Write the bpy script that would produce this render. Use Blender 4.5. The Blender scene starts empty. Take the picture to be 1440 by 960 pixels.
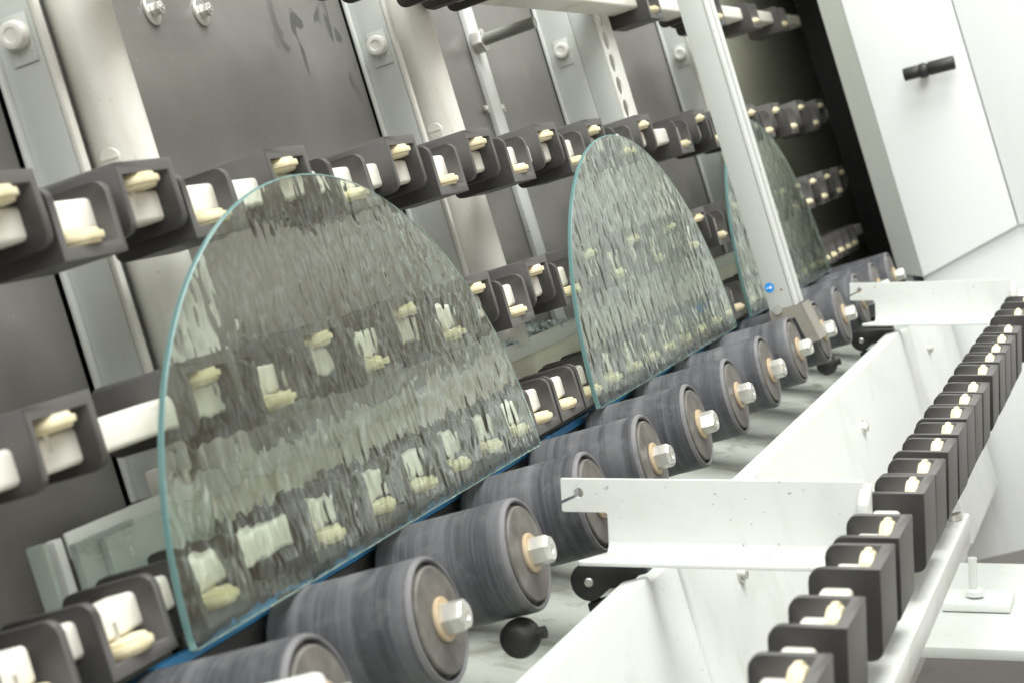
import bpy, bmesh, math, random
from mathutils import Vector, Matrix
random.seed(7)
D = bpy.data
SC = bpy.context.scene
COL = SC.collection
PI = math.pi

# ------------------------------------------------------------------ camera
# World axes: X along the conveyor (away from the viewer), Y into the machine wall, Z up along the wall.
RX = Vector((0.3110, 0.1295, -0.9415)).normalized()
RY = Vector((-0.9043, -0.2645, -0.3351))
RY = (RY - RX * RY.dot(RX)).normalized()
RZ = RX.cross(RY)
CAMLOC = Vector((-0.8779, -0.3746, 0.1520))
cam = D.cameras.new('camera')
co = D.objects.new('camera', cam)
COL.objects.link(co)
M = Matrix((RX, RY, RZ)).to_4x4()
M.translation = CAMLOC
co.matrix_world = M
cam.sensor_width = 36.0
cam.lens = 70.0
cam.clip_start = 0.05
cam.clip_end = 60
cam.dof.use_dof = True
cam.dof.focus_distance = 1.42
cam.dof.aperture_fstop = 16.0
SC.camera = co

# ------------------------------------------------------------------ light
W = D.worlds.new('World')
SC.world = W
W.use_nodes = True
bg = W.node_tree.nodes['Background']
bg.inputs[0].default_value = (0.985, 1.0, 0.985, 1)
bg.inputs[1].default_value = 0.78
_wt = W.node_tree
_tc = _wt.nodes.new('ShaderNodeTexCoord')
_nz = _wt.nodes.new('ShaderNodeTexNoise')
_nz.inputs['Scale'].default_value = 4.5
_nz.inputs['Detail'].default_value = 4
_wt.links.new(_tc.outputs['Generated'], _nz.inputs['Vector'])
_rp = _wt.nodes.new('ShaderNodeValToRGB')
for _i, (_p, _c) in enumerate([(0.40, (0.22, 0.155, 0.11)), (0.49, (0.50, 0.42, 0.335)), (0.55, (0.80, 0.81, 0.77)), (0.66, (1.9, 1.95, 1.9))]):
    _e = _rp.color_ramp.elements[_i] if _i < 2 else _rp.color_ramp.elements.new(_p)
    _e.position = _p
    _e.color = (*_c, 1)
_wt.links.new(_nz.outputs['Fac'], _rp.inputs[0])
_wt.links.new(_rp.outputs[0], bg.inputs[0])


def area(name, loc, target, sx, sy, power, col):
    l = D.lights.new(name, 'AREA')
    l.shape = 'RECTANGLE'
    l.size = sx
    l.size_y = sy
    l.energy = power
    l.color = col
    o = D.objects.new(name, l)
    COL.objects.link(o)
    o.location = loc
    o.rotation_euler = (Vector(target) - Vector(loc)).to_track_quat('-Z', 'Y').to_euler()
    return o


area('hall_lamp', (0.6, -1.2, 2.4), (0.6, 0.0, 0.0), 2.8, 1.2, 108, (0.985, 1.0, 0.975))
area('hall_lamp', (-4.0, -1.5, 2.6), (0.9, 0.0, 0.1), 3.4, 2.0, 132, (0.985, 1.0, 0.985))
SC.view_settings.view_transform = 'Standard'
SC.view_settings.look = 'None'
SC.view_settings.exposure = 0.32
SC.view_settings.gamma = 1.0
SC.view_settings.use_curve_mapping = False
SC.cycles.use_adaptive_sampling = True
SC.cycles.adaptive_threshold = 0.02
SC.cycles.max_bounces = 12
SC.cycles.transmission_bounces = 8
SC.cycles.glossy_bounces = 5
SC.cycles.diffuse_bounces = 3
SC.cycles.use_denoising = True
SC.cycles.sample_clamp_indirect = 10.0


# ------------------------------------------------------------------ materials
class NT:
    def __init__(self, name):
        self.m = D.materials.new(name)
        self.m.use_nodes = True
        self.t = self.m.node_tree
        self.b = self.t.nodes['Principled BSDF']
        self.tc = None

    def n(self, typ, **kw):
        nd = self.t.nodes.new(typ)
        for k, v in kw.items():
            if k.startswith('i_'):
                key = k[2:]
                key = int(key) if key.isdigit() else key.replace('_', ' ')
                nd.inputs[key].default_value = v
            else:
                setattr(nd, k, v)
        return nd

    def l(self, a, b):
        self.t.links.new(a, b)

    def coord(self, scale=(1, 1, 1), loc=(0, 0, 0), rot=(0, 0, 0)):
        if self.tc is None:
            self.tc = self.n('ShaderNodeTexCoord')
        mp = self.n('ShaderNodeMapping')
        mp.inputs['Scale'].default_value = scale
        mp.inputs['Location'].default_value = loc
        mp.inputs['Rotation'].default_value = rot
        self.l(self.tc.outputs['Object'], mp.inputs[0])
        return mp.outputs[0]

    def noise(self, vec, scale, detail=4, rough=0.55, dist=0.0):
        nd = self.n('ShaderNodeTexNoise')
        nd.inputs['Scale'].default_value = scale
        nd.inputs['Detail'].default_value = detail
        nd.inputs['Roughness'].default_value = rough
        nd.inputs['Distortion'].default_value = dist
        self.l(vec, nd.inputs['Vector'])
        return nd.outputs['Fac']

    def ramp(self, fac, stops):
        r = self.n('ShaderNodeValToRGB')
        els = r.color_ramp.elements
        while len(els) < len(stops):
            els.new(0.5)
        for e, (p, c) in zip(els, stops):
            e.position = p
            e.color = (c, c, c, 1) if isinstance(c, (int, float)) else (*c, 1)
        self.l(fac, r.inputs[0])
        return r.outputs[0]

    def mix(self, fac, a, b, mode='MIX'):
        m = self.n('ShaderNodeMix', data_type='RGBA', blend_type=mode)
        for sock, v in ((m.inputs[0], fac), (m.inputs[6], a), (m.inputs[7], b)):
            if isinstance(v, (int, float)):
                sock.default_value = v
            elif isinstance(v, tuple):
                sock.default_value = (*v, 1)
            else:
                self.l(v, sock)
        return m.outputs[2]

    def bump(self, h, strength=0.3, dist=0.001):
        b = self.n('ShaderNodeBump')
        b.inputs['Strength'].default_value = strength
        b.inputs['Distance'].default_value = dist
        self.l(h, b.inputs['Height'])
        self.l(b.outputs[0], self.b.inputs['Normal'])

    def base(self, c):
        s = self.b.inputs['Base Color']
        if isinstance(c, tuple):
            s.default_value = (*c, 1)
        else:
            self.l(c, s)

    def rough(self, c):
        s = self.b.inputs['Roughness']
        if isinstance(c, (int, float)):
            s.default_value = c
        else:
            self.l(c, s)


def paint(name, col, rough=0.4, dirt=(0.45, 0.42, 0.33), amount=0.5, speck=0.5, scale=9.0, metallic=0.0, chips=0.0):
    """Painted or cast surface with blotchy grime, fine specks and an orange-peel relief."""
    k = NT(name)
    v = k.coord()
    big = k.noise(v, scale, 5, 0.6, 0.6)
    msk = k.ramp(big, [(0.52, 0.0), (0.78, amount)])
    c = k.mix(msk, col, dirt)
    sp = k.noise(v, 260, 2, 0.5)
    spm = k.ramp(sp, [(0.70, 0.0), (0.76, speck)])
    c = k.mix(spm, c, (dirt[0] * 0.35, dirt[1] * 0.35, dirt[2] * 0.35))
    if chips:
        ch = k.noise(k.coord((1, 1, 1.7)), 85, 4, 0.6, 0.5)
        c = k.mix(k.ramp(ch, [(0.690, 0.0), (0.705, chips)]), c, (0.16, 0.17, 0.17))
    run = k.noise(k.coord((55, 55, 5)), 1.0, 4, 0.65)
    c = k.mix(k.ramp(run, [(0.58, 0.0), (0.80, amount * 0.7)]), c, dirt)
    k.base(c)
    k.rough(k.ramp(big, [(0.3, rough), (0.8, min(1, rough + 0.2))]))
    k.b.inputs['Metallic'].default_value = metallic
    k.bump(k.noise(v, 900, 2), 0.08, 0.0004)
    return k.m


MAT = {}
MAT['white'] = paint('white_paint', (0.68, 0.705, 0.68), 0.32, (0.38, 0.44, 0.37), 0.42, 0.65, 9)
MAT['white_chipped'] = paint('chipped_white_paint', (0.68, 0.705, 0.68), 0.32, (0.38, 0.37, 0.32), 0.42, 0.7, 9, 0.0, 0.85)
MAT['white_clean'] = paint('white_cabinet_paint', (0.82, 0.845, 0.845), 0.35, (0.7, 0.7, 0.66), 0.12, 0.0, 4)
MAT['grey_paint'] = paint('grey_green_paint', (0.54, 0.57, 0.54), 0.42, (0.42, 0.41, 0.36), 0.35, 0.4, 8)
MAT['cream'] = paint('cream_paint', (0.73, 0.73, 0.68), 0.33, (0.47, 0.42, 0.31), 0.45, 0.35, 9)
MAT['beige'] = paint('beige_paint', (0.66, 0.65, 0.55), 0.5, (0.30, 0.27, 0.2), 0.6, 0.5, 12)
MAT['tray'] = paint('tray_sheet', (0.50, 0.53, 0.48), 0.3, (0.15, 0.135, 0.085), 1.0, 0.7, 26)  # real stains, with base and stains darkened further for the shade under the rollers
MAT['alu'] = paint('aluminium', (0.66, 0.68, 0.66), 0.36, (0.5, 0.5, 0.46), 0.25, 0.25, 10, 0.35)
MAT['zinc'] = paint('zinc_plated_steel', (0.72, 0.72, 0.68), 0.28, (0.45, 0.38, 0.24), 0.5, 0.3, 60, 0.85)
MAT['rod'] = paint('threaded_steel', (0.46, 0.47, 0.44), 0.32, (0.3, 0.28, 0.22), 0.5, 0.3, 60, 0.7)
MAT['tan'] = paint('tan_washer', (0.47, 0.38, 0.26), 0.5, (0.38, 0.25, 0.12), 0.7, 0.4, 70, 0.1)
MAT['tube'] = paint('ivory_tube', (0.80, 0.78, 0.71), 0.35, (0.52, 0.47, 0.36), 0.4, 0.3, 22)
MAT['blue'] = paint('blue_plastic', (0.025, 0.19, 0.42), 0.4, (0.10, 0.22, 0.30), 0.6, 0.2, 25)
MAT['sticker'] = paint('blue_sticker', (0.01, 0.27, 0.75), 0.4, (0.05, 0.3, 0.7), 0.1, 0.0, 25)
MAT['mark'] = paint('white_print', (0.85, 0.88, 0.9), 0.4, (0.8, 0.8, 0.8), 0.1, 0.0, 25)
MAT['black'] = paint('black_plastic', (0.018, 0.018, 0.018), 0.42, (0.06, 0.06, 0.055), 0.5, 0.1, 30)
MAT['olive'] = paint('olive_panel', (0.60, 0.61, 0.50), 0.5, (0.46, 0.46, 0.37), 0.5, 0.2, 6)
MAT['floor'] = paint('factory_floor', (0.26, 0.255, 0.245), 0.6, (0.09, 0.085, 0.08), 0.6, 0.4, 5)
MAT['steel'] = paint('worn_steel', (0.34, 0.32, 0.28), 0.4, (0.2, 0.17, 0.12), 0.6, 0.3, 60, 0.5)
MAT['rust'] = paint('rust_spot', (0.25, 0.12, 0.05), 0.7)


def housing_mat(name='charcoal_plastic', f=1.0):
    k = NT(name)
    v = k.coord()
    big = k.noise(v, 45, 5, 0.65, 0.4)
    c = k.ramp(big, [(0.3, (0.030 * f, 0.028 * f, 0.025 * f)), (0.60, (0.047 * f, 0.044 * f, 0.039 * f)), (0.82, (0.115 * f, 0.107 * f, 0.094 * f))])
    fine = k.noise(v, 700, 2)
    c = k.mix(k.ramp(fine, [(0.66, 0.0), (0.75, 0.4)]), c, (0.18 * f, 0.17 * f, 0.15 * f))
    # dusty, worn corners
    g = k.n('ShaderNodeNewGeometry')
    edge = k.ramp(g.outputs['Pointiness'], [(0.52, 0.0), (0.60, 0.55)])
    c = k.mix(edge, c, (0.17, 0.165, 0.16))
    k.base(c)
    k.rough(0.5)
    k.bump(k.noise(v, 1500, 2), 0.15, 0.0003)
    return k.m


MAT['housing'] = housing_mat('charcoal_plastic', 0.68)
MAT['housing_black'] = housing_mat('black_housing_plastic', 0.36)


def rubber_mat():
    k = NT('roller_rubber')
    info = k.n('ShaderNodeObjectInfo')
    tc = k.n('ShaderNodeTexCoord')
    add = k.n('ShaderNodeVectorMath', operation='MULTIPLY_ADD')
    k.l(info.outputs['Random'], add.inputs[0])
    add.inputs[1].default_value = (7, 11, 5)
    k.l(tc.outputs['Object'], add.inputs[2])
    def mapped(s):
        mp = k.n('ShaderNodeMapping')
        mp.inputs['Scale'].default_value = s
        k.l(add.outputs[0], mp.inputs[0])
        return mp.outputs[0]
    bands = k.noise(mapped((6, 260, 6)), 1.0, 4, 0.7)
    fine = k.noise(mapped((20, 1100, 20)), 1.0, 3, 0.7)
    broad = k.noise(mapped((3, 75, 3)), 1.0, 2, 0.5)
    dust = k.noise(mapped((1, 1, 1)), 55, 5, 0.65)
    c = k.ramp(bands, [(0.28, (0.020, 0.021, 0.024)), (0.48, (0.046, 0.048, 0.055)), (0.63, (0.062, 0.065, 0.074)), (0.76, (0.105, 0.108, 0.12))])
    c = k.mix(k.ramp(fine, [(0.52, 0.0), (0.72, 0.45)]), c, (0.17, 0.172, 0.185))
    c = k.mix(k.ramp(broad, [(0.48, 0.0), (0.68, 0.5)]), c, (0.165, 0.165, 0.178))
    c = k.mix(k.ramp(dust, [(0.50, 0.0), (0.75, 0.4)]), c, (0.20, 0.20, 0.205))
    k.base(c)
    k.rough(0.58)
    h = k.mix(0.5, bands, fine)
    k.bump(h, 0.35, 0.0006)
    return k.m


def disc_mat():
    k = NT('roller_end_disc')
    v = k.coord()
    n = k.noise(v, 70, 5, 0.6)
    c = k.ramp(n, [(0.3, (0.075, 0.07, 0.063)), (0.7, (0.17, 0.16, 0.145))])
    k.base(c)
    k.rough(0.55)
    k.bump(k.noise(v, 600, 2), 0.15, 0.0004)
    return k.m


MAT['rim'] = paint('pale_rubber_rim', (0.155, 0.155, 0.16), 0.6, (0.07, 0.07, 0.072), 0.8, 0.3, 40)  # front lip paler than the roller body
MAT['rubber'] = rubber_mat()
MAT['disc'] = disc_mat()


def wheel_mat():
    k = NT('yellow_nylon')
    v = k.coord()
    n = k.noise(v, 120, 4, 0.6)
    k.base(k.ramp(n, [(0.25, (0.62, 0.53, 0.32)), (0.55, (0.76, 0.69, 0.47)), (0.8, (0.82, 0.78, 0.63))]))
    k.rough(0.38)
    return k.m


MAT['wheel'] = wheel_mat()


def wall_mat():
    k = NT('grey_backing_sheet')
    v = k.coord()
    cloud = k.noise(v, 7, 5, 0.6, 0.5)
    c = k.ramp(cloud, [(0.3, (0.150, 0.144, 0.133)), (0.55, (0.188, 0.181, 0.169)), (0.8, (0.250, 0.242, 0.226))])
    strk = k.noise(k.coord((3, 3, 60)), 1.0, 4, 0.6)
    c = k.mix(k.ramp(strk, [(0.55, 0.0), (0.8, 0.35)]), c, (0.215, 0.205, 0.185))
    dots = k.noise(v, 330, 1, 0.4)
    c = k.mix(k.ramp(dots, [(0.785, 0.0), (0.82, 0.5)]), c, (0.5, 0.48, 0.44))
    # oily smears left by a hand, high up
    sm = k.noise(k.coord((40, 1, 26), (0, 0, 0), (0, 0.5, 0)), 1.0, 3, 0.5, 0.8)
    blot = k.ramp(sm, [(0.60, 0.0), (0.64, 0.8)])
    tc = k.tc.outputs['Object']
    tot = None
    for (cx, cz, r) in ((0.435, 0.362, 0.05), (0.49, 0.345, 0.055)):
        d = k.n('ShaderNodeVectorMath', operation='DISTANCE')
        k.l(tc, d.inputs[0])
        d.inputs[1].default_value = (cx, 0.181, cz)
        rr = k.ramp(d.outputs['Value'], [(r * 0.5, 1.0), (r, 0.0)])
        tot = rr if tot is None else k.mix(1.0, tot, rr, 'LIGHTEN')
    c = k.mix(k.mix(1.0, blot, tot, 'MULTIPLY'), c, (0.045, 0.045, 0.045))
    k.base(c)
    k.rough(0.38)
    k.bump(k.noise(v, 900, 2), 0.15, 0.0004)
    return k.m


MAT['wall'] = wall_mat()


def glass_mats():
    out = []
    for nm in ('rain_glass', 'glass_edge', 'flat_glass'):
        k = NT(nm)
        t = k.t
        t.nodes.remove(k.b)
        gl = k.n('ShaderNodeBsdfGlass')
        gl.inputs['IOR'].default_value = 1.42
        gl.inputs['Roughness'].default_value = 0.30 if nm == 'glass_edge' else 0.0
        gl.inputs['Color'].default_value = (0.968, 1.0, 0.962, 1)
        surf = gl.outputs[0]
        if nm == 'rain_glass':
            warp = k.n('ShaderNodeTexNoise')
            warp.inputs['Scale'].default_value = 38
            warp.inputs['Detail'].default_value = 2
            k.l(k.coord(), warp.inputs['Vector'])
            wv = k.n('ShaderNodeVectorMath', operation='MULTIPLY_ADD')
            k.l(warp.outputs['Color'], wv.inputs[0])
            wv.inputs[1].default_value = (0.010, 0, 0.010)
            k.l(k.coord(), wv.inputs[2])
            mp = k.n('ShaderNodeMapping')
            mp.inputs['Scale'].default_value = (105, 60, 66)
            mp.inputs['Rotation'].default_value = (0, 0.10, 0)
            k.l(wv.outputs[0], mp.inputs[0])
            a = k.noise(mp.outputs[0], 1.0, 0.6, 0.35)
            vo = k.n('ShaderNodeTexVoronoi', feature='SMOOTH_F1')
            vo.inputs['Scale'].default_value = 0.75
            vo.inputs['Smoothness'].default_value = 1.0
            k.l(mp.outputs[0], vo.inputs['Vector'])
            h = k.mix(0.28, a, vo.outputs['Distance'])
            b = k.n('ShaderNodeBump')
            b.inputs['Strength'].default_value = 1.0
            b.inputs['Distance'].default_value = RELIEF
            k.l(h, b.inputs['Height'])
            k.l(b.outputs[0], gl.inputs['Normal'])
        if nm == 'rain_glass':
            tr = k.n('ShaderNodeBsdfDiffuse')
            tr.inputs['Color'].default_value = (0.80, 0.86, 0.80, 1)
            ms = k.n('ShaderNodeMixShader')
            ms.inputs[0].default_value = 0.012  # thin diffuse veil added so the panes look paler
            k.l(gl.outputs[0], ms.inputs[1])
            k.l(tr.outputs[0], ms.inputs[2])
            surf = ms.outputs[0]
        if nm == 'glass_edge':
            df = k.n('ShaderNodeBsdfDiffuse')
            df.inputs['Color'].default_value = (0.32, 0.62, 0.62, 1)
            ms = k.n('ShaderNodeMixShader')
            ms.inputs[0].default_value = 0.28
            k.l(gl.outputs[0], ms.inputs[1])
            k.l(df.outputs[0], ms.inputs[2])
            surf = ms.outputs[0]
        o = t.nodes['Material Output']
        k.l(surf, o.inputs['Surface'])
        out.append(k.m)
    return out


RELIEF = 0.0014
MAT['glass'], MAT['glass_edge'], MAT['glass_flat'] = glass_mats()
MAT['glass_offcut'] = paint('dusty_glass', (0.72, 0.82, 0.75), 0.15, (0.5, 0.55, 0.47), 0.4, 0.2, 30)
for _n in MAT['glass_offcut'].node_tree.nodes:
    if _n.type == 'BSDF_PRINCIPLED':
        _n.inputs['Transmission Weight'].default_value = 0.55
        _n.inputs['IOR'].default_value = 1.5


def shard_mat():
    k = NT('glass_shard')
    k.base((0.80, 0.92, 0.93))
    k.rough(0.1)
    k.b.inputs['Transmission Weight'].default_value = 0.25
    k.b.inputs['IOR'].default_value = 1.5
    return k.m


MAT['shard'] = shard_mat()


# ------------------------------------------------------------------ mesh helpers
def box(bm, x0, x1, y0, y1, z0, z1):
    vs = [bm.verts.new((x, y, z)) for x in (x0, x1) for y in (y0, y1) for z in (z0, z1)]
    for f in ((0, 1, 3, 2), (4, 6, 7, 5), (0, 4, 5, 1), (2, 3, 7, 6), (0, 2, 6, 4), (1, 5, 7, 3)):
        bm.faces.new([vs[i] for i in f])
    return vs


AX = {'X': (1, 2, 0), 'Y': (2, 0, 1), 'Z': (0, 1, 2)}


def pt(axis, a, b, c):
    """a, b in the plane across the axis, c along the axis (right-handed)."""
    p = [0, 0, 0]
    i, j, k = AX[axis]
    p[i], p[j], p[k] = a, b, c
    return p


def prism(bm, poly, axis, c0, c1):
    lo = [bm.verts.new(pt(axis, a, b, c0)) for a, b in poly]
    hi = [bm.verts.new(pt(axis, a, b, c1)) for a, b in poly]
    n = len(poly)
    bm.faces.new(lo[::-1])
    bm.faces.new(hi)
    for i in range(n):
        j = (i + 1) % n
        bm.faces.new((lo[i], lo[j], hi[j], hi[i]))


def lathe(bm, prof, axis='Y', seg=32, o=(0, 0, 0)):
    """prof: list of (radius, position along axis); closed at both ends."""
    o = Vector(o)
    rings = []
    for r, c in prof:
        if r < 1e-6:
            rings.append([bm.verts.new(Vector(pt(axis, 0, 0, c)) + o)])
        else:
            rings.append([bm.verts.new(Vector(pt(axis, r * math.cos(2 * PI * i / seg), r * math.sin(2 * PI * i / seg), c)) + o) for i in range(seg)])
    for A, B in zip(rings, rings[1:]):
        for i in range(seg):
            j = (i + 1) % seg
            q = [A[i % len(A)], A[j % len(A)], B[j % len(B)], B[i % len(B)]]
            u = []
            for x in q:
                if x not in u:
                    u.append(x)
            if len(u) > 2:
                bm.faces.new(u)
    if len(rings[0]) > 1:
        bm.faces.new(rings[0][::-1])
    if len(rings[-1]) > 1:
        bm.faces.new(rings[-1])


def rrect(a0, a1, b0, b1, r, n=4):
    out = []
    for cx, cy, s in ((a1 - r, b1 - r, 0), (a0 + r, b1 - r, 1), (a0 + r, b0 + r, 2), (a1 - r, b0 + r, 3)):
        for i in range(n + 1):
            t = PI / 2 * (s + i / n)
            out.append((cx + r * math.cos(t), cy + r * math.sin(t)))
    return out


def hexa(r):
    return [(r * math.cos(PI / 3 * i + 0.3), r * math.sin(PI / 3 * i + 0.3)) for i in range(6)]


def bevel(bm, off, seg=2, ang=35, pick=None):
    bmesh.ops.recalc_face_normals(bm, faces=bm.faces)
    es = []
    for e in bm.edges:
        if len(e.link_faces) == 2 and e.calc_face_angle(0) > math.radians(ang) and (pick is None or pick(e)):
            es.append(e)
    bmesh.ops.bevel(bm, geom=es, offset=off, segments=seg, profile=0.5, affect='EDGES', clamp_overlap=True)


def mesh(name, bm, smooth=40):
    bmesh.ops.recalc_face_normals(bm, faces=bm.faces)
    if smooth:
        for f in bm.faces:
            f.smooth = True
        for e in bm.edges:
            if len(e.link_faces) == 2 and e.calc_face_angle(0) > math.radians(smooth):
                e.smooth = False
    me = D.meshes.new(name)
    bm.to_mesh(me)
    bm.free()
    return me


def obj(name, me, mat=None, parent=None, loc=(0, 0, 0), rot=None):
    if isinstance(me, bmesh.types.BMesh):
        me = mesh(name, me)
    if mat and not me.materials:
        me.materials.append(MAT[mat])
    o = D.objects.new(name, me)
    COL.objects.link(o)
    o.parent = parent
    o.location = loc
    if rot:
        o.rotation_euler = rot
    return o


def tag(o, label, cat, group=None):
    o['label'] = label
    o['category'] = cat
    if group:
        o['group'] = group
    return o


def thing(name, loc, label, cat, group=None, rot=None):
    o = D.objects.new(name, None)
    COL.objects.link(o)
    o.location = loc
    o.empty_display_size = 0.02
    if rot:
        o.rotation_euler = rot
    return tag(o, label, cat, group)


def bx(x0, x1, y0, y1, z0, z1, bv=0.001, seg=2):
    bm = bmesh.new()
    box(bm, x0, x1, y0, y1, z0, z1)
    if bv:
        bevel(bm, bv, seg)
    return bm


def struct(o):
    o['kind'] = 'structure'
    return o


def hexbolt(r=0.008, h=0.0105, washer=None, axis='Y'):
    """hex head pointing to minus axis, base at 0."""
    bm = bmesh.new()
    prism(bm, hexa(r), axis, -h, 0)
    bevel(bm, r * 0.12, 2, 30)
    lathe(bm, [(0.0, -h - 0.0002), (r * 0.33, -h - 0.0008), (r * 0.36, -h + 0.001)], axis, 16)
    return bm


# ================================================================== backing wall
YW = 0.18
bays = [(-0.45, 0.030, 'dark grey backing sheet at the left edge behind the nearest wheel housings'),
        (0.046, 0.531, 'grey backing sheet with two washered screws and dark hand smears'),
        (0.547, 1.016, 'grey backing sheet crossed by the narrow upright flat bar'),
        (1.066, 1.516, 'grey backing sheet between the perforated post and the last post')]
for i, (a, b, lab) in enumerate(bays):
    t = tag(obj('backing_sheet', bx(a, b, YW, YW + 0.006, -0.10, 0.75, 0.0006), 'wall'), lab, 'wall panel', 'grey sheets behind the rails')
    if i == 1:
        for (sx, sz) in ((0.2264, 0.3671), (0.2924, 0.3680)):
            bm = bmesh.new()
            lathe(bm, [(0.0095, 0), (0.0095, -0.0012), (0.0088, -0.0018), (0.0, -0.0018)], 'Y', 24)
            s = obj('screw', bm, 'zinc', t, (sx, YW - 0.0002, sz))
            bm = hexbolt(0.0048, 0.006)
            obj('screw_head', bm, 'zinc', s, (0, -0.0018, 0))
    if i == 2:
        fb = obj('flat_bar', bx(0.797, 0.824, YW - 0.005, YW - 0.0002, 0.0932, 0.6, 0.0006), 'white', t)
        for sx in (0.788, 0.832):
            bm = hexbolt(0.0042, 0.004)
            obj('screw', bm, 'zinc', t, (sx, YW - 0.0002, 0.292))

w = struct(obj('wall', bx(-0.6, 1.60, YW + 0.012, YW + 0.018, -0.35, 0.9, 0), 'black'))  # added black sheet that makes the gaps beside the posts dark
o = tag(obj('olive_sheet', bx(1.53, 2.62, YW + 0.004, YW + 0.012, -0.3, 0.9, 0.0006), 'olive'),
        'dim olive panel lining the machine entrance behind the far rails', 'wall panel')

# ================================================================== upright posts
POSTS = [(0.0333, 'pale upright post with round column at the left edge of the picture'),
         (0.534, 'pale upright post with round column rising behind the front glass pane'),
         (1.0175, 'pale upright post with a row of dark punched holes'),
         (1.520, 'pale upright post half hidden behind the slim front upright')]
for i, (px, lab) in enumerate(POSTS):
    t = thing('upright_post', (px, YW, -0.1), lab, 'post', 'posts carrying the wheel rails')
    z0, z1 = 0.1932, 0.85
    obj('back_flange', bx(0.0, 0.014, -0.0035, -0.0004, z0, z1, 0.0008), 'white', t)
    web_front = -0.0285 if i != 2 else -0.033
    obj('web', bx(0.004, 0.0075, web_front, -0.0036, z0, z1, 0.0006), 'grey_paint', t)
    if i != 2:
        obj('front_flange', bx(0.004, 0.0105, web_front - 0.0035, web_front - 0.0001, z0, z1, 0.001), 'cream', t)
        bm = bmesh.new()
        lathe(bm, [(0.0180, z0), (0.0180, z1)], 'Z', 48)
        obj('column', bm, 'cream', t, (0.056, -0.0275, 0))
        obj('recess_back', bx(0.0080, 0.0365, -0.0165, -0.013, z0, z1, 0.0005), 'cream', t)
        bm = bmesh.new()
        lathe(bm, [(0.0062, 0), (0.0062, -0.0012), (0.0056, -0.0018), (0.0, -0.0018)], 'X', 24)
        cp = obj('slotted_plug', bm, 'cream', t, (0.0396, -0.0285, 0.371))
        obj('slot', bx(-0.0026, -0.0018, -0.0050, 0.0050, -0.0008, 0.0008, 0.0002), 'beige', cp)
    else:
        obj('side_plate', bx(0.006, 0.010, -0.0565, -0.0335, z0, z1, 0.0006), 'grey_paint', t)
        # perforated front strip: every cell a plate with an oval opening
        bm = bmesh.new()
        yf0, yf1 = -0.0585, -0.0567
        box(bm, 0.034, 0.058, yf0, yf1, 0.0, z1)
        box(bm, 0.006, 0.011, yf0, yf1, 0.0, z1)
        x0, x1, ph = 0.011, 0.034, 0.0235
        z = z0
        while z < z1 - ph:
            cx, cz = (x0 + x1) / 2, z + ph / 2
            ringi, ringo = [], []
            for q in range(24):
                a = 2 * PI * q / 24
                ca, sa = math.cos(a), math.sin(a)
                ringi.append((cx + 0.0095 * ca, cz + 0.0098 * sa))
                m = max(abs(ca) / ((x1 - x0) / 2), abs(sa) / (ph / 2))
                ringo.append((cx + ca / m, cz + sa / m))
            vi = [[bm.verts.new((x, y, zz)) for x, zz in ringi] for y in (yf0, yf1)]
            vo = [bm.verts.new((x, yf0, zz)) for x, zz in ringo]
            for q in range(24):
                r = (q + 1) % 24
                bm.faces.new((vo[q], vo[r], vi[0][r], vi[0][q]))
                bm.faces.new((vi[0][q], vi[0][r], vi[1][r], vi[1][q]))
            z += ph
        obj('perforated_strip', bm, 'cream', t)
        obj('inner_plate', bx(0.011, 0.05, -0.040, -0.038, z0, z1, 0.0), 'olive', t)
    # square plate with round cap
    pl = obj('mounting_plate', bx(0.0022, 0.0038, -0.026, -0.0105, 0.427, 0.4535, 0.0005), 'grey_paint', t)
    bm = bmesh.new()
    lathe(bm, [(0.0075, 0.0022), (0.0078, -0.002), (0.0072, -0.005), (0.006, -0.0056), (0.004, -0.0054), (0.0035, -0.0045), (0, -0.0045)], 'X', 28)
    obj('round_cap', bm, 'cream', pl, (0.0, -0.0185, 0.4425))

# ================================================================== wheel rails
HW, HT = 0.0278, 0.0054           # half width of a housing, wall thickness
ZC, ZF = 0.0215, 0.0138           # closed end and free end measured from the tube


def housing_mesh(sign, depth):
    """U-shaped cell, front edge at y=0, tube axis at z=0; closed at +z for sign=+1."""
    bm = bmesh.new()
    s = sign
    poly = [(-HW, -ZF), (-HW + HT, -ZF), (-HW + HT, ZC - 0.006), (HW - HT, ZC - 0.006), (HW - HT, -ZF), (HW, -ZF), (HW, ZC), (-HW, ZC)]
    # prism along Y uses (z, x) order
    prism(bm, [(z * s, x) for x, z in poly], 'Y', 0, depth)
    bmesh.ops.recalc_face_normals(bm, faces=bm.faces)

    def free_corner(e):
        a, b = e.verts
        return abs(a.co.z + ZF * s) < 1e-5 and abs(b.co.z + ZF * s) < 1e-5 and abs(a.co.y - b.co.y) < 1e-6

    bevel(bm, 0.0065, 4, 35, free_corner)

    def back_corner(e):
        a, b = e.verts
        return abs(a.co.z - ZC * s) < 1e-5 and abs(b.co.z - ZC * s) < 1e-5 and abs(a.co.y - depth) < 1e-5 and abs(b.co.y - depth) < 1e-5

    bevel(bm, 0.0055, 3, 35, back_corner)

    def outer(e):
        a, b = e.verts
        return abs(abs(a.co.x) - HW) < 1e-5 and abs(abs(b.co.x) - HW) < 1e-5 and abs(a.co.z - ZC * s) < 1e-5 and abs(b.co.z - ZC * s) < 1e-5 and abs(a.co.y - b.co.y) > 0.01

    bevel(bm, 0.0030, 3, 35, outer)
    bevel(bm, 0.0013, 3, 40)
    me = mesh('housing', bm, 60)
    me.materials.append(MAT['housing' if depth > 0.047 else 'housing_black'])
    return me


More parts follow.
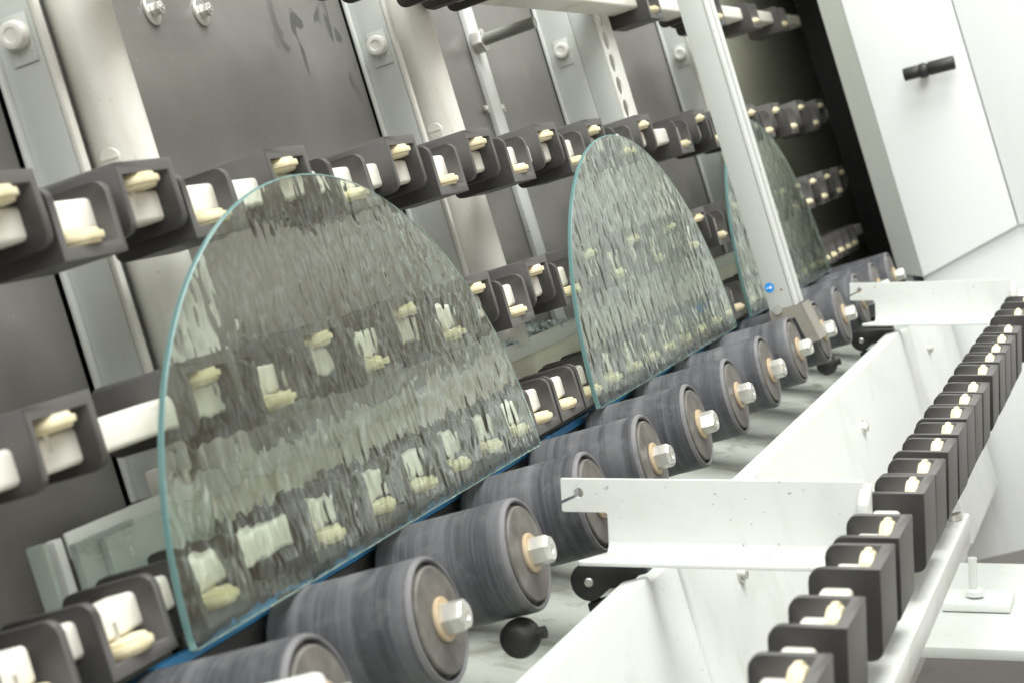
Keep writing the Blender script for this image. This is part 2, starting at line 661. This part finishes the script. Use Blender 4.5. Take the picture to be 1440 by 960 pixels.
def wheel_mesh():
    bm = bmesh.new()
    R = 0.0155
    prof = [(0.003, -0.0036), (R - 0.0026, -0.0036), (R - 0.0020, -0.0031), (R - 0.0019, -0.0018), (R - 0.0003, -0.0016), (R, -0.0006),
            (R, 0.0006), (R - 0.0003, 0.0016), (R - 0.0019, 0.0018), (R - 0.0020, 0.0031), (R - 0.0026, 0.0036), (0.003, 0.0036)]
    lathe(bm, prof, 'Z', 28)
    me = mesh('wheel', bm, 35)
    me.materials.append(MAT['wheel'])
    return me


def axle_mesh():
    bm = bmesh.new()
    lathe(bm, [(0.0022, -0.0115), (0.0022, 0.0055)], 'Z', 12)
    me = mesh('axle', bm)
    me.materials.append(MAT['zinc'])
    return me


WHEEL = wheel_mesh()
AXLE = axle_mesh()
HM = {}
for dp in (0.048, 0.046):
    for s in (1, -1):
        HM[(dp, s)] = housing_mesh(s, dp)


def tube_mesh(x0, x1, dy=0.0085):
    bm = bmesh.new()
    out = rrect(-dy, dy, -0.0080, 0.0080, 0.0028, 4)
    inn = rrect(-dy + 0.0023, dy - 0.0023, -0.0057, 0.0057, 0.0012, 4)
    n = len(out)
    V = {}
    for key, poly in (('o', out), ('i', inn)):
        for e, x in ((0, x0), (1, x1)):
            V[key, e] = [bm.verts.new((x, a, b)) for a, b in poly]
    for i in range(n):
        j = (i + 1) % n
        bm.faces.new((V['o', 0][i], V['o', 0][j], V['o', 1][j], V['o', 1][i]))
        bm.faces.new((V['i', 0][i], V['i', 1][i], V['i', 1][j], V['i', 0][j]))
        for e in (0, 1):
            bm.faces.new((V['o', e][i], V['i', e][i], V['i', e][j], V['o', e][j]))
    return bm


def wheel_rail(loc, label, tops, bots, tubes, depth=0.048, rot=None, group='wheel rails on the machine wall', deep=0.0085):
    t = thing('wheel_rail', loc, label, 'wheel rail', group, rot)
    for a, b in tubes:
        obj('tube', tube_mesh(a, b, deep), 'tube', t, (0, 0.0095 + deep, 0))
    for lst, s in ((tops, 1), (bots, -1)):
        for x in lst:
            dx = random.uniform(-0.0006, 0.0006)
            h = obj('housing', HM[(depth, s)], None, t, (x + dx, random.uniform(-0.0006, 0.0006), random.uniform(-0.0004, 0.0004)),
                    (random.uniform(-0.012, 0.012), 0, random.uniform(-0.02, 0.02)))
            w = obj('wheel', WHEEL, None, h, (0.0, -0.0042 + 0.0155, s * 0.0118), (0, 0, random.uniform(0, 6)))
            obj('axle', AXLE, None, h, (0, -0.0042 + 0.0155, s * 0.0118), (0 if s > 0 else PI, 0, 0))
    return t


YH = 0.0857
A_T = [-0.143, -0.017, 0.147, 0.323, 0.473, 0.638, 0.777, 0.948, 1.184, 1.32, 1.456, 1.614, 1.796, 1.95]
A_B = [-0.205, -0.083, 0.043, 0.227, 0.395, 0.550, 0.704, 0.862, 1.090, 1.25, 1.388, 1.533, 1.700, 1.873]
wheel_rail((0, YH, 0.2334), 'uppermost fully visible rail of charcoal wheel housings above all the glass panes', A_T, A_B, [(-0.40, 1.012), (1.02, 2.05)])
B_T = [-0.153, -0.020, 0.118, 0.248, 0.382, 0.517, 0.650, 0.785, 0.920, 1.051, 1.21, 1.345, 1.48, 1.60, 1.716, 1.834, 1.96]
B_B = [-0.26, 0.051, 0.183, 0.316, 0.452, 0.585, 0.718, 0.852, 0.986, 1.130, 1.278, 1.412, 1.54, 1.66, 1.775, 1.897]
wheel_rail((0, YH, 0.1344), 'middle rail of charcoal wheel housings crossing behind the glass panes at half height', B_T, B_B, [(-0.40, -0.225), (-0.197, 2.05)])
C_B = [-0.224, -0.147, -0.067, 0.060, 0.135, 0.198, 0.259, 0.320, 0.379, 0.438, 0.499, 0.558] + [0.62 + 0.061 * i for i in range(22)]
wheel_rail((0, YH, 0.0585), 'lowest rail of charcoal wheel housings just above the blue strip and rollers', [], C_B, [(-0.40, -0.212), (-0.196, 2.05)])
D_T = [0.398, 0.550, 0.660]
D_B = [0.325, 0.475, 0.605, 1.125, 1.46, 1.66, 1.80]
wheel_rail((0, YH, 0.3745), 'rail cut by the upper picture edge with its ivory tube showing', [0.33, 0.398, 0.554, 0.610, 1.36], [1.128, 1.44, 1.655, 1.86], [(-0.40, 2.05)], deep=0.0150)

# threaded rods holding the upper rail
for (rx, rz, lab, y0) in ((0.80, 0.3515, 'zinc threaded rod with hex nut under the upper rail', 0.1135),):
    t = thing('threaded_rod', (rx, YW - 0.005, rz), lab, 'threaded rod', 'rods behind the upper rail')
    bm = bmesh.new()
    L = YW - 0.0052 - y0
    prof = [(0.0048, -0.0005)]
    n = 40
    for k in range(n):
        y = -0.001 - (L - 0.002) * k / n
        prof += [(0.0057, y), (0.0057, y - 0.0002), (0.0043, y - (L - 0.002) / n * 0.5)]
    lathe(bm, prof[::1], 'Y', 18)
    obj('rod', bm, 'rod' if rx < 1 else 'black', t)
    bm = bmesh.new()
    prism(bm, hexa(0.0115), 'Y', -0.0105, -0.0004)
    bevel(bm, 0.0012, 2, 30)
    obj('nut', bm, 'zinc' if rx < 1 else 'black', t)

# ================================================================== ledge with broken glass
t = thing('ledge_beam', (-0.114, 0.14, 0.064), 'pale horizontal channel beam between the middle and lowest wheel rails', 'beam')
def rel(bm_, o=(-0.114, 0.14, 0.064)):
    bmesh.ops.translate(bm_, verts=bm_.verts, vec=(-o[0], -o[1], -o[2]))
    return bm_
obj('front_web', rel(bx(-0.088, 2.0, 0.1415, 0.1445, 0.030, 0.0885, 0.0008)), 'beige', t)
obj('top_flange', rel(bx(0.027, 2.0, 0.1414, 0.1790, 0.0887, 0.0925, 0.0012)), 'grey_paint', t)
obj('lip', rel(bx(-0.094, 2.0, 0.1397 - 0.0002, 0.1412, 0.0835, 0.0962, 0.0008)), 'white', t)
obj('end_plate', rel(bx(-0.116, -0.112, 0.138, 0.1475, 0.030, 0.0958, 0.0008)), 'glass_offcut', t)
obj('end_plate', rel(bx(-0.1035, -0.0965, 0.1402, 0.1470, 0.030, 0.0950, 0.0008)), 'white', t)

def offcut(poly, y0, label):
    bm = bmesh.new()
    prism(bm, [(z, x) for x, z in poly], 'Y', y0, y0 + 0.0035)
    bmesh.ops.recalc_face_normals(bm, faces=bm.faces)
    for f in bm.faces:
        f.material_index = 0
    me = mesh('glass_offcut', bm, 0)
    me.materials.append(MAT['glass_offcut'])
    return tag(obj('glass_offcut', me), label, 'glass offcut', 'glass offcuts leaning on the ledge')


arc = [(0.0 + 0.045 * math.cos(q), 0.045 + 0.043 * math.sin(q)) for q in [PI / 2 * k / 10 for k in range(11)]]
offcut([(-0.075, 0.045)] + arc + [(-0.075, 0.088)], 0.1322, 'clear glass offcut with a rounded corner at the lower left')
offcut([(-0.094, 0.040), (-0.040, 0.040), (-0.040, 0.0905), (-0.094, 0.0905)], 0.1362 - 0.0002, 'straight clear glass offcut behind the rounded one')
o = tag(obj('plastic_block', bx(0.029, 0.043, 0.150, 0.164, 0.0928, 0.107, 0.0015), 'tube'), 'small ivory block standing on the ledge behind the left glass edge', 'block')


def shards():
    bm = bmesh.new()
    for k in range(340):
        u = random.random()
        x = 0.545 + 0.20 * u + random.uniform(-0.01, 0.01)
        y = random.uniform(0.1405, 0.170)
        top = 0.0125 * math.sin(PI * min(1, max(0, u * 1.1))) * (1 - abs(y - 0.152) / 0.03)
        z = 0.0935 + random.uniform(0, max(0.0006, top))
        s = random.uniform(0.0012, 0.0030)
        m = Matrix.Translation((x, y, z + s * 0.3)) @ Matrix.Rotation(random.uniform(0, 6), 4, Vector((random.random(), random.random(), random.random())).normalized())
        vs = [bm.verts.new(m @ Vector((sx * s * random.uniform(0.6, 1), sy * s * random.uniform(0.5, 1), sz * s * 0.6))) for sx in (-1, 1) for sy in (-1, 1) for sz in (-1, 1)]
        for f in ((0, 1, 3, 2), (4, 6, 7, 5), (0, 4, 5, 1), (2, 3, 7, 6), (0, 2, 6, 4), (1, 5, 7, 3)):
            bm.faces.new([vs[i] for i in f])
    me = mesh('glass_shards', bm, 0)
    o = obj('glass_shards', me, 'shard')
    o['kind'] = 'stuff'
    return tag(o, 'heap of broken glass crumbs on the ledge between two panes', 'glass shards')


shards()

# ================================================================== blue strip
tag(obj('blue_strip', bx(-0.40, 1.75, 0.0990, 0.1050, 0.0245, 0.0300, 0.001), 'blue'),
    'long blue plastic strip behind the rollers under the panes', 'strip')

tag(obj('dark_gap_strip', bx(-0.40, 1.75, 0.1000, 0.1060, -0.030, 0.0242, 0.001), 'black'),  # black strip put in so the gap below the blue one stays dark
    'black strip added for the dark gap under the blue strip behind the rollers', 'dark strip')

# ================================================================== rollers
ROLL_R = 0.0322


def roller_parts():
    bm = bmesh.new()
    prof = [(0.024, 0.0192), (0.0288, 0.0190), (0.0292, 0.0160), (0.0299, 0.0148), (0.0309, 0.0148), (0.0318, 0.0158), (ROLL_R, 0.0174)]
    for k in range(1, 20):
        prof.append((ROLL_R + random.uniform(-0.00015, 0.0001), 0.0174 + 0.072 * k / 20))
    prof += [(ROLL_R, 0.0895), (0.0318, 0.0925), (0.0300, 0.0945), (0.024, 0.0945)]
    lathe(bm, prof, 'Y', 64)
    for f in bm.faces:
        c = f.calc_center_median()
        f.material_index = 1 if c.y < 0.0168 and math.hypot(c.x, c.z) > 0.0294 else 0
    body = mesh('body', bm, 30)
    body.materials.append(MAT['rubber'])
    body.materials.append(MAT['rim'])
    bm = bmesh.new()
    lathe(bm, [(0.010, 0.0136), (0.0262, 0.0140), (0.0270, 0.0148), (0.0272, 0.0185), (0.0286, 0.0187), (0.010, 0.0188)], 'Y', 56)
    disc = mesh('end_disc', bm, 35)
    disc.materials.append(MAT['disc'])
    bm = bmesh.new()
    lathe(bm, [(0.004, 0.0114), (0.0106, 0.0114), (0.0112, 0.0120), (0.0112, 0.0134), (0.004, 0.0134)], 'Y', 36)
    wash = mesh('washer', bm, 35)
    wash.materials.append(MAT['tan'])
    bm = bmesh.new()
    # hex head with a rounded, centre-drilled face
    rings = []
    for r, y, hx in ((0.0084, 0.0113, 1), (0.0084, 0.0030, 1), (0.0080, 0.0016, 1), (0.0066, 0.0006, 0), (0.0034, 0.0004, 0), (0.0026, 0.0012, 0), (0.0024, 0.0030, 0)):
        ring = []
        for q in range(36):
            a = 2 * PI * q / 36
            rr = r * (math.cos(PI / 6) / math.cos((a % (PI / 3)) - PI / 6)) if hx else r
            ring.append(bm.verts.new((rr * math.cos(a), y, rr * math.sin(a))))
        rings.append(ring)
    for A, B in zip(rings, rings[1:]):
        for q in range(36):
            bm.faces.new((A[q], A[(q + 1) % 36], B[(q + 1) % 36], B[q]))
    bm.faces.new(rings[0])
    bm.faces.new(rings[-1])
    bolt = mesh('bolt', bm, 28)
    bolt.materials.append(MAT['zinc'])
    bm = bmesh.new()
    lathe(bm, [(0.008, 0.090), (0.008, 0.170)], 'Y', 16)
    sh = mesh('shaft', bm, 35)
    sh.materials.append(MAT['beige'])
    return body, disc, wash, bolt, sh


BODY, DISC, WASH, BOLT, SHAFT = roller_parts()
ORD = ['nearest', 'second', 'third', 'fourth', 'fifth', 'sixth', 'seventh', 'eighth', 'ninth', 'tenth', 'eleventh', 'twelfth', 'thirteenth', 'fourteenth']
for k, n in enumerate(range(-1, 13)):
    lab = 'dark rubber conveyor roller, %s in the row counted from the front' % ORD[k] if k else 'dark rubber conveyor roller cut by the lower picture edge, nearest in the row'
    t = thing('conveyor_roller', (n * 0.14, 0, 0), lab, 'roller', 'conveyor rollers under the panes')
    for nm, me in (('body', BODY), ('end_disc', DISC), ('washer', WASH), ('bolt', BOLT), ('shaft', SHAFT)):
        o = obj(nm, me, None, t, (0, 0, 0), (0, random.uniform(0, 6), 0) if nm in ('bolt', 'body', 'end_disc') else None)

# small rubber discs below
for (x, y, z, lab) in ((0.131, 0.030, -0.0425, 'black rubber drive disc below the third roller from the front'),
                       (1.225, 0.040, -0.0440, 'black rubber drive disc below the far rollers')):
    t = thing('drive_disc', (x, y, z), lab, 'rubber disc', 'black discs under the rollers')
    bm = bmesh.new()
    lathe(bm, [(0.0, -0.0098), (0.006, -0.0093), (0.0092, -0.0076), (0.0107, -0.0045), (0.0110, 0.0), (0.0105, 0.005), (0.0, 0.006)], 'X', 36)
    obj('disc', bm, 'black', t)
    bm = bmesh.new()
    lathe(bm, [(0.0035, -0.0150), (0.0035, -0.0105)], 'Y', 20)
    obj('hub', bm, 'black', t)
# ================================================================== glass panes
def pane(cx, hw, h, label):
    z0, y0, y1 = ROLL_R + 0.0001, 0.0778, 0.0814
    pts = []
    N = 96
    for i in range(N + 1):
        a = PI * i / N
        pts.append((hw * math.cos(a), h * math.sin(a)))
    # little rounding at the two feet
    pts[0] = (hw - 0.0004, 0.0012)
    pts[-1] = (-hw + 0.0004, 0.0012)
    pts = [(hw - 0.003, 0.0)] + pts + [(-hw + 0.003, 0.0)]
    bm = bmesh.new()
    prism(bm, [(z, x) for x, z in pts], 'Y', 0, y1 - y0)
    bmesh.ops.recalc_face_normals(bm, faces=bm.faces)
    big = [f for f in bm.faces if len(f.verts) > 10]
    rim = set(e for f in big for e in f.edges)
    bmesh.ops.bevel(bm, geom=list(rim), offset=0.0007, segments=1, profile=0.5, affect='EDGES')
    for f in bm.faces:
        f.material_index = 1 if len(f.verts) <= 10 else (0 if f.normal.y < 0 else 2)
    bmesh.ops.triangulate(bm, faces=[f for f in bm.faces if len(f.verts) > 10])
    me = mesh('arched_glass', bm, 0)
    me.materials.append(MAT['glass'])
    me.materials.append(MAT['glass_edge'])
    me.materials.append(MAT['glass_flat'])
    o = obj('arched_glass', me, None, None, (cx, y0, z0))
    return tag(o, label, 'glass pane', 'half-oval textured glass panes')


pane(0.1360, 0.2545, 0.2045, 'large half-oval pane of rippled glass nearest the camera')
pane(0.7885, 0.2500, 0.2055, 'half-oval pane of rippled glass in the middle of the three')
pane(1.3680, 0.2500, 0.2055, 'farthest half-oval glass pane, partly behind the slim grey upright')

# ================================================================== slim front upright
FX = 1.06
t = thing('front_upright', (FX, 0.034, 0.030), 'slim grey aluminium upright with a blue arrow sticker standing before the far pane', 'upright')
o0 = (FX, 0.034, 0.030)
obj('profile', rel(bx(FX, FX + 0.022, 0.0225, 0.047, 0.036, 0.75, 0.0008), o0), 'grey_paint', t)
obj('edge_strip', rel(bx(FX - 0.001, FX + 0.012, 0.0185, 0.0222, 0.036, 0.75, 0.0008), o0), 'white', t)
obj('groove', rel(bx(FX + 0.0125, FX + 0.021, 0.0208, 0.0222, 0.036, 0.75, 0.0), o0), 'black', t)
obj('edge_strip', rel(bx(FX + 0.0215, FX + 0.036, 0.0185, 0.0222, 0.036, 0.75, 0.0008), o0), 'white', t)
bm = bmesh.new()
lathe(bm, [(0.0048, -0.0004), (0.0048, 0.0)], 'X', 32)
st = obj('sticker', bm, 'sticker', t, (-0.0002, 0.0406 - 0.034, 0.0595 - 0.030))
bm = bmesh.new()
arrow = [(0.0030, -0.0004), (0.0030, 0.0004), (-0.0008, 0.0004), (-0.0008, 0.0019), (-0.0031, 0.0), (-0.0008, -0.0019), (-0.0008, -0.0004)]
prism(bm, arrow, 'X', -0.0007, -0.0005)
obj('arrow', bm, 'mark', st)
bm = bmesh.new()
lathe(bm, [(0.0011, -0.0006), (0.0011, 0.0)], 'X', 16)
obj('rust_spot', bm, 'rust', t, (-0.0001, 0.0298 - 0.034, 0.0545 - 0.030))
# metal clip at its foot
bm = bmesh.new()
poly = [(0.0470, 0.0375), (0.0148, 0.0354), (0.0080, -0.0032), (0.0185, -0.0039), (0.0240, 0.0247), (0.0470, 0.0252)]
prism(bm, poly, 'X', FX - 0.004, FX - 0.0015)
obj('foot_clip', rel(bm, o0), 'steel', t)
bm = bmesh.new()
fp = [(0.0146, 0.0358), (0.0132, 0.0360), (0.0062, -0.0030), (0.0078, -0.0036)]
prism(bm, fp, 'X', FX - 0.0040, FX + 0.034)
obj('foot_clip_flange', rel(bm, o0), 'steel', t)
bm = bmesh.new()
lathe(bm, [(0.0046, -0.003), (0.0046, 0.0), (0.0028, 0.0001), (0.0028, -0.0032)], 'X', 24)
obj('clip_screw', bm, 'zinc', t, (-0.0045, 0.004, 0.0065))

# ================================================================== brackets
TILT = math.radians(14.8)          # level lines of the hall seen in the leaning machine frame
E1 = Vector((0, -math.cos(TILT), -math.sin(TILT)))     # level, towards the operator
E2 = Vector((0, -math.sin(TILT), math.cos(TILT)))      # true up


def lv(x, base, a, b):
    return Vector((x, base[0], base[1])) + E1 * a + E2 * b


def bracket(X, label, base=(0.0105, 0.0268), L=0.176):
    t = thing('angle_bracket', (X, base[0], base[1]), label, 'bracket', 'angle brackets carrying the front rail')
    org = Vector((X, base[0], base[1]))
    # web outline with slotted tongue, in (along, up)
    h = 0.0425
    tongue = 0.0195
    hole = []
    cx, cy, r = 0.0105, -0.0082, 0.0031
    # keyhole: slot runs from the hole to the lower left of the tongue
    a0 = math.radians(205)
    a1 = math.radians(240)
    for i in range(15):
        a = a1 + (2 * PI - (a1 - a0)) * i / 14
        hole.append((cx + r * math.cos(a), cy + r * math.sin(a)))
    out = [(0.0, 0.0), (L, 0.0), (L, -h), (0.0275, -h), (0.0275, -tongue - 0.016), (0.0275, -tongue - 0.001), (0.0262, -tongue), (0.001, -tongue), (0.0, -tongue + 0.001), (0.0, -0.0150)]
    out2 = out + hole + [(0.0, -0.0128)]
    bm = bmesh.new()
    lo = [bm.verts.new(lv(0, (0, 0), a, b) + Vector((0.0, 0, 0))) for a, b in out2]
    hi = [bm.verts.new(lv(0, (0, 0), a, b) + Vector((0.003, 0, 0))) for a, b in out2]
    n = len(out2)
    bm.faces.new(lo)
    bm.faces.new(hi[::-1])
    for i in range(n):
        j = (i + 1) % n
        bm.faces.new((lo[i], hi[i], hi[j], lo[j]))
    bmesh.ops.recalc_face_normals(bm, faces=bm.faces)
    bmesh.ops.triangulate(bm, faces=[f for f in bm.faces if len(f.verts) > 6])
    me = mesh('web', bm, 20)
    obj('web', me, 'white_chipped', t)
    # lower flange turned to the viewer, with a slanted end
    bm = bmesh.new()
    fl = [(0.0275, 0.0), (L, 0.0), (L, -0.026), (0.0165, -0.026), (0.0155, -0.024)]
    vs = []
    for up in (-h, -h - 0.003):
        vs.append([bm.verts.new(lv(x, (0, 0), a, up)) for a, x in fl])
    bm.faces.new(vs[0])
    bm.faces.new(vs[1][::-1])
    for i in range(len(fl)):
        j = (i + 1) % len(fl)
        bm.faces.new((vs[0][i], vs[1][i], vs[1][j], vs[0][j]))
    bevel(bm, 0.0009, 2)
    obj('flange', bm, 'white_chipped', t)
    # fillet between web and flange
    bm = bmesh.new()
    prof = [(0.0, -h)] + [(-0.006 + 0.006 * math.cos(q), -h + 0.006 - 0.006 * math.sin(q)) for q in [PI / 2 * (1 - i / 6) for i in range(7)]]
    A = [bm.verts.new(lv(x - 0.0001, (0, 0), 0.0276, b + 0.0001)) for x, b in prof]
    B = [bm.verts.new(lv(x - 0.0001, (0, 0), L - 0.0002, b + 0.0001)) for x, b in prof]
    bm.faces.new(A)
    bm.faces.new(B[::-1])
    for i in range(len(A)):
        j = (i + 1) % len(A)
        bm.faces.new((A[i], B[i], B[j], A[j]))
    obj('fillet', bm, 'white_chipped', t)
    # end tab towards the rail
    bm = bmesh.new()
    vs = []
    for a in (L - 0.002, L + 0.004):
        vs.append([bm.verts.new(lv(x, (0, 0), a, b)) for x, b in ((-0.012, -0.010), (0.005, -0.0015), (0.005, -0.04), (-0.012, -0.041))])
    bm.faces.new(vs[0])
    bm.faces.new(vs[1][::-1])
    for i in range(4):
        j = (i + 1) % 4
        bm.faces.new((vs[0][i], vs[1][i], vs[1][j], vs[0][j]))
    bevel(bm, 0.001, 2)
    obj('end_tab', bm, 'white_chipped', t)
    # black hinge arm below
    th = thing('hinge_arm', (X + 0.022, 0.020, -0.040), 'black plastic hinge arm beneath the ' + ('near' if X < 0.5 else 'far') + ' white angle bracket', 'hinge', 'hinge arms under the brackets')
    bm = bmesh.new()
    pts = [(0.012 * math.cos(q), 0.012 * math.sin(q)) for q in [PI / 2 + PI * 1.1 * i / 12 for i in range(13)]]
    arm = [lv(0, (0, 0), -0.0 + a, b) for a, b in pts] + [lv(0, (0, 0), 0.012, -0.004), lv(0, (0, 0), 0.036, 0.0), lv(0, (0, 0), 0.036, 0.012)]
    lo = [bm.verts.new(p) for p in arm]
    hi = [bm.verts.new(p + Vector((0.014, 0, 0))) for p in arm]
    bm.faces.new(lo)
    bm.faces.new(hi[::-1])
    for i in range(len(arm)):
        j = (i + 1) % len(arm)
        bm.faces.new((lo[i], hi[i], hi[j], lo[j]))
    bevel(bm, 0.0012, 2, 40)
    obj('arm', bm, 'black', th)
    bm = bmesh.new()
    lathe(bm, [(0.0028, 0.001), (0.0028, -0.0012), (0.0022, -0.0018), (0, -0.0018)], 'X', 16)
    obj('pin', bm, 'zinc', th)
    obj('lower_block', bx(0.001, 0.012, -0.010, 0.006, -0.040, -0.0125, 0.0015), 'black', th)
    return t


bracket(0.215, 'large white angle bracket with keyhole slot nearest the camera')
bracket(1.330, 'white angle bracket with keyhole slot farther along, beside the cabinet')
# third bracket end peeping in at the lower edge
bm = bmesh.new()
box(bm, -0.215, -0.200, -0.0225, 0.040, -0.01, 0.0275)
bevel(bm, 0.004, 3)
tag(obj('plate_end', bm, 'white'), 'white rounded plate end at the lower picture edge before the nearest roller', 'plate')

# ================================================================== trough cover
t = thing('trough_cover', (-0.5, -0.03, -0.3), 'long white sheet-metal trough cover running beside the rollers', 'cover')
o0 = (-0.5, -0.03, -0.3)
SEG = [(-0.60, 0.1974), (0.262, 1.322), (1.385, 1.735)]
for a, b in SEG:
    obj('raised_panel', rel(bx(a, b, -0.030, -0.0125, -0.30, -0.0372, 0.0022, 3), o0), 'white', t)
obj('inner_sheet', rel(bx(-0.60, 1.735, -0.0272, -0.0100, -0.30, -0.043, 0.0015), o0), 'white', t)
for (x, z) in ((0.3853, -0.0832), (0.9458, -0.0822), (1.48, -0.081), (-0.17, -0.083)):
    bm = hexbolt(0.0052, 0.005)
    lathe(bm, [(0.0075, 0.0), (0.0075, -0.0012), (0.0, -0.0012)], 'Y', 20)
    obj('cover_bolt', bm, 'zinc', t, (x + 0.5, -0.0001, z + 0.3))

# tray under the rollers
t = thing('drip_tray', (0.5, 0.05, -0.085), 'stained pale drip tray sheet beneath the rollers', 'tray')
bm = bmesh.new()
prof = [(-0.0095, -0.060), (0.010, -0.075), (0.060, -0.078), (0.120, -0.055), (0.176, -0.040), (0.176, -0.044), (0.120, -0.059), (0.060, -0.082), (0.008, -0.079), (-0.0095, -0.064)]
prism(bm, prof, 'X', -0.6, 1.735)
obj('sheet', rel(bm, (0.5, 0.05, -0.085)), 'tray', t)
for n in range(-1, 12):
    bm = hexbolt(0.0048, 0.005)
    obj('tray_bolt', bm, 'zinc', t, (n * 0.14 + 0.07 - 0.5, -0.046, 0.022 + 0.006))

# ================================================================== opened front rail
RC = Vector((0, -0.1637, -0.0332))
R_B = [-0.1142, -0.0179, 0.0877, 0.1568, 0.2674, 0.3255, 0.3984, 0.4607, 0.5240, 0.5850, 0.6452, 0.733, 0.8026, 0.8626, 0.9231, 0.9962, 1.131, 1.25]
R_T = []
rb = [x + 0.008 for x in R_B]
rt = [x - 0.006 for x in R_T]
wheel_rail(tuple(RC), 'opened front rail of black wheel housings running down the right side', rt, rb, [(-0.30, 1.45)], 0.046,
           (-(PI / 2 - TILT), 0, 0), 'front wheel rail')

# beam under that rail, in the level frame
t = thing('support_beam', (0.0, -0.1695, -0.10), 'white square support beam under the opened front rail', 'beam')
def lbox(x0, x1, a0, a1, b0, b1, bv=0.001):
    bm = bmesh.new()
    box(bm, x0, x1, 0, 1, 0, 1)
    for v in bm.verts:
        a = a0 + (a1 - a0) * v.co.y
        b = b0 + (b1 - b0) * v.co.z
        p = E1 * a + E2 * b
        v.co = Vector((v.co.x, p.y, p.z))
    bevel(bm, bv, 2)
    return bm
obj('beam', lbox(-0.5, 0.495, -0.050, 0.0, -0.020, 0.0, 0.002), 'white', t)
bm = bmesh.new()
lathe(bm, [(0.0060, 0), (0.0060, 0.004), (0, 0.004)], 'Z', 20)
obj('beam_bolt', bm, 'zinc', t, (0.47, 0.008, 0.002))

# levelling foot and base
t = thing('levelling_foot', (0.8, -0.1082, -0.2267), 'white levelling foot with rod and flat plate on the base sheet', 'machine foot')
bm = bmesh.new()
lathe(bm, [(0.0038, 0.0), (0.0038, 0.034)], 'Z', 18)
obj('rod', bm, 'alu', t, (0, 0.002, 0), (TILT, 0, 0))
bm = bmesh.new()
lathe(bm, [(0.0085, 0.0), (0.0085, 0.004), (0.006, 0.006), (0, 0.006)], 'Z', 6)
obj('nut', bm, 'white', t, (0, 0, 0.001), (TILT, 0, 0))
obj('plate', lbox(-0.02, 0.03, -0.026, 0.030, -0.0085, -0.001, 0.0015), 'white', t)
t = thing('base_frame', (0.8, -0.1082, -0.2267), 'pale machine base plate under the levelling foot', 'base')
obj('base_plate', lbox(-0.125, 0.16, -0.12, 0.35, -0.019, -0.0092, 0.002), 'grey_paint', t)
fl = struct(obj('floor', lbox(-3.5, 7.0, -2.5, 3.0, -0.64, -0.60, 0), 'floor', None, (0.8, -0.1082, -0.2267)))

# ================================================================== cabinet
CX = 1.74
t = thing('washing_cabinet', (CX, -0.012, -0.40), 'white machine cabinet with a black handled door at the upper right', 'cabinet')
o0 = (CX, -0.012, -0.40)
# body behind the door
obj('body', rel(bx(CX + 0.012, 2.60, -0.36, -0.010, -0.392, 1.0, 0.002), o0), 'white_clean', t)
bm = bmesh.new()
prism(bm, [(0.0205, -0.003), (0.0205, 1.0), (-0.0118, 1.0), (-0.0118, -0.0148)], 'X', CX, CX + 0.010)
# turn the strip slightly away from the light side
for v in bm.verts:
    v.co.x += (v.co.y + 0.0118) * 0.75
obj('side_strip', rel(bm, o0), 'grey_paint', t)  # grey colour also carries the strip's shading next to the white door
bm = bmesh.new()
prism(bm, [(-0.0122, -0.0152), (-0.1452, 0.0158), (-0.1440, 1.0), (-0.0122, 1.0)], 'X', CX, CX + 0.0115)
bevel(bm, 0.0015, 2)
dr = obj('door', rel(bm, o0), 'white_clean', t)
bm = bmesh.new()
prism(bm, [(-0.1470, 0.0150), (-0.355, 0.0150), (-0.355, 1.0), (-0.1458, 1.0)], 'X', CX + 0.002, CX + 0.0115)
bevel(bm, 0.0015, 2)
obj('side_door', rel(bm, o0), 'white_clean', t)
obj('lower_body', rel(bx(CX + 0.0125, 2.55, -0.355, 0.075, -0.3955, -0.10, 0.002), o0), 'white_clean', t)
# handle: a short bar on a ball joint
hd = obj('handle', (lambda b: (lathe(b, [(0.0, 0.033), (0.0074, 0.033), (0.0082, 0.032), (0.0082, 0.012), (0.0074, 0.011), (0.0060, 0.011)], 'Y', 28), lathe(b, [(0.0, -0.032), (0.0080, -0.032), (0.0088, -0.031), (0.0088, 0.0), (0.0080, 0.001), (0, 0.001)], 'Y', 28), b)[2])(bmesh.new()), 'black', dr,
         (CX - 0.030 - CX, -0.0985 + 0.012, 0.2395 + 0.40), (0.06, 0, 0))
bm = bmesh.new()
lathe(bm, [(0.0, -0.0098), (0.0055, -0.0085), (0.0088, -0.0045), (0.0098, 0.0), (0.0088, 0.0045), (0.0062, 0.008), (0.0055, 0.030)], 'X', 24)
obj('handle_joint', bm, 'black', dr, (-0.030, -0.0905 + 0.012, 0.2395 + 0.40))
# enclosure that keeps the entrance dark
t2 = thing('entrance_enclosure', (2.3, 0.1, -0.3), 'black enclosure added to keep the machine entrance dark beyond the far pane', 'dark enclosure')
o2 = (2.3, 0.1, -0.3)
obj('dark_depth_panel', rel(bx(2.60, 2.62, -0.01, 0.1835, -0.40, 0.9, 0), o2), 'black', t2)  # black panel stands in for the unlit depth of the entrance
obj('reflector_lining', rel(bx(CX + 0.036, 2.60, 0.006, 0.016, -0.03, 0.9, 0), o2), 'white_clean', t2)  # unseen side, made white so the far pane has something pale to reflect
obj('shading_roof', rel(bx(2.05, 2.60, 0.016, 0.1835, 0.60, 0.62, 0), o2), 'black', t2)  # unseen roof, added to dim the entrance
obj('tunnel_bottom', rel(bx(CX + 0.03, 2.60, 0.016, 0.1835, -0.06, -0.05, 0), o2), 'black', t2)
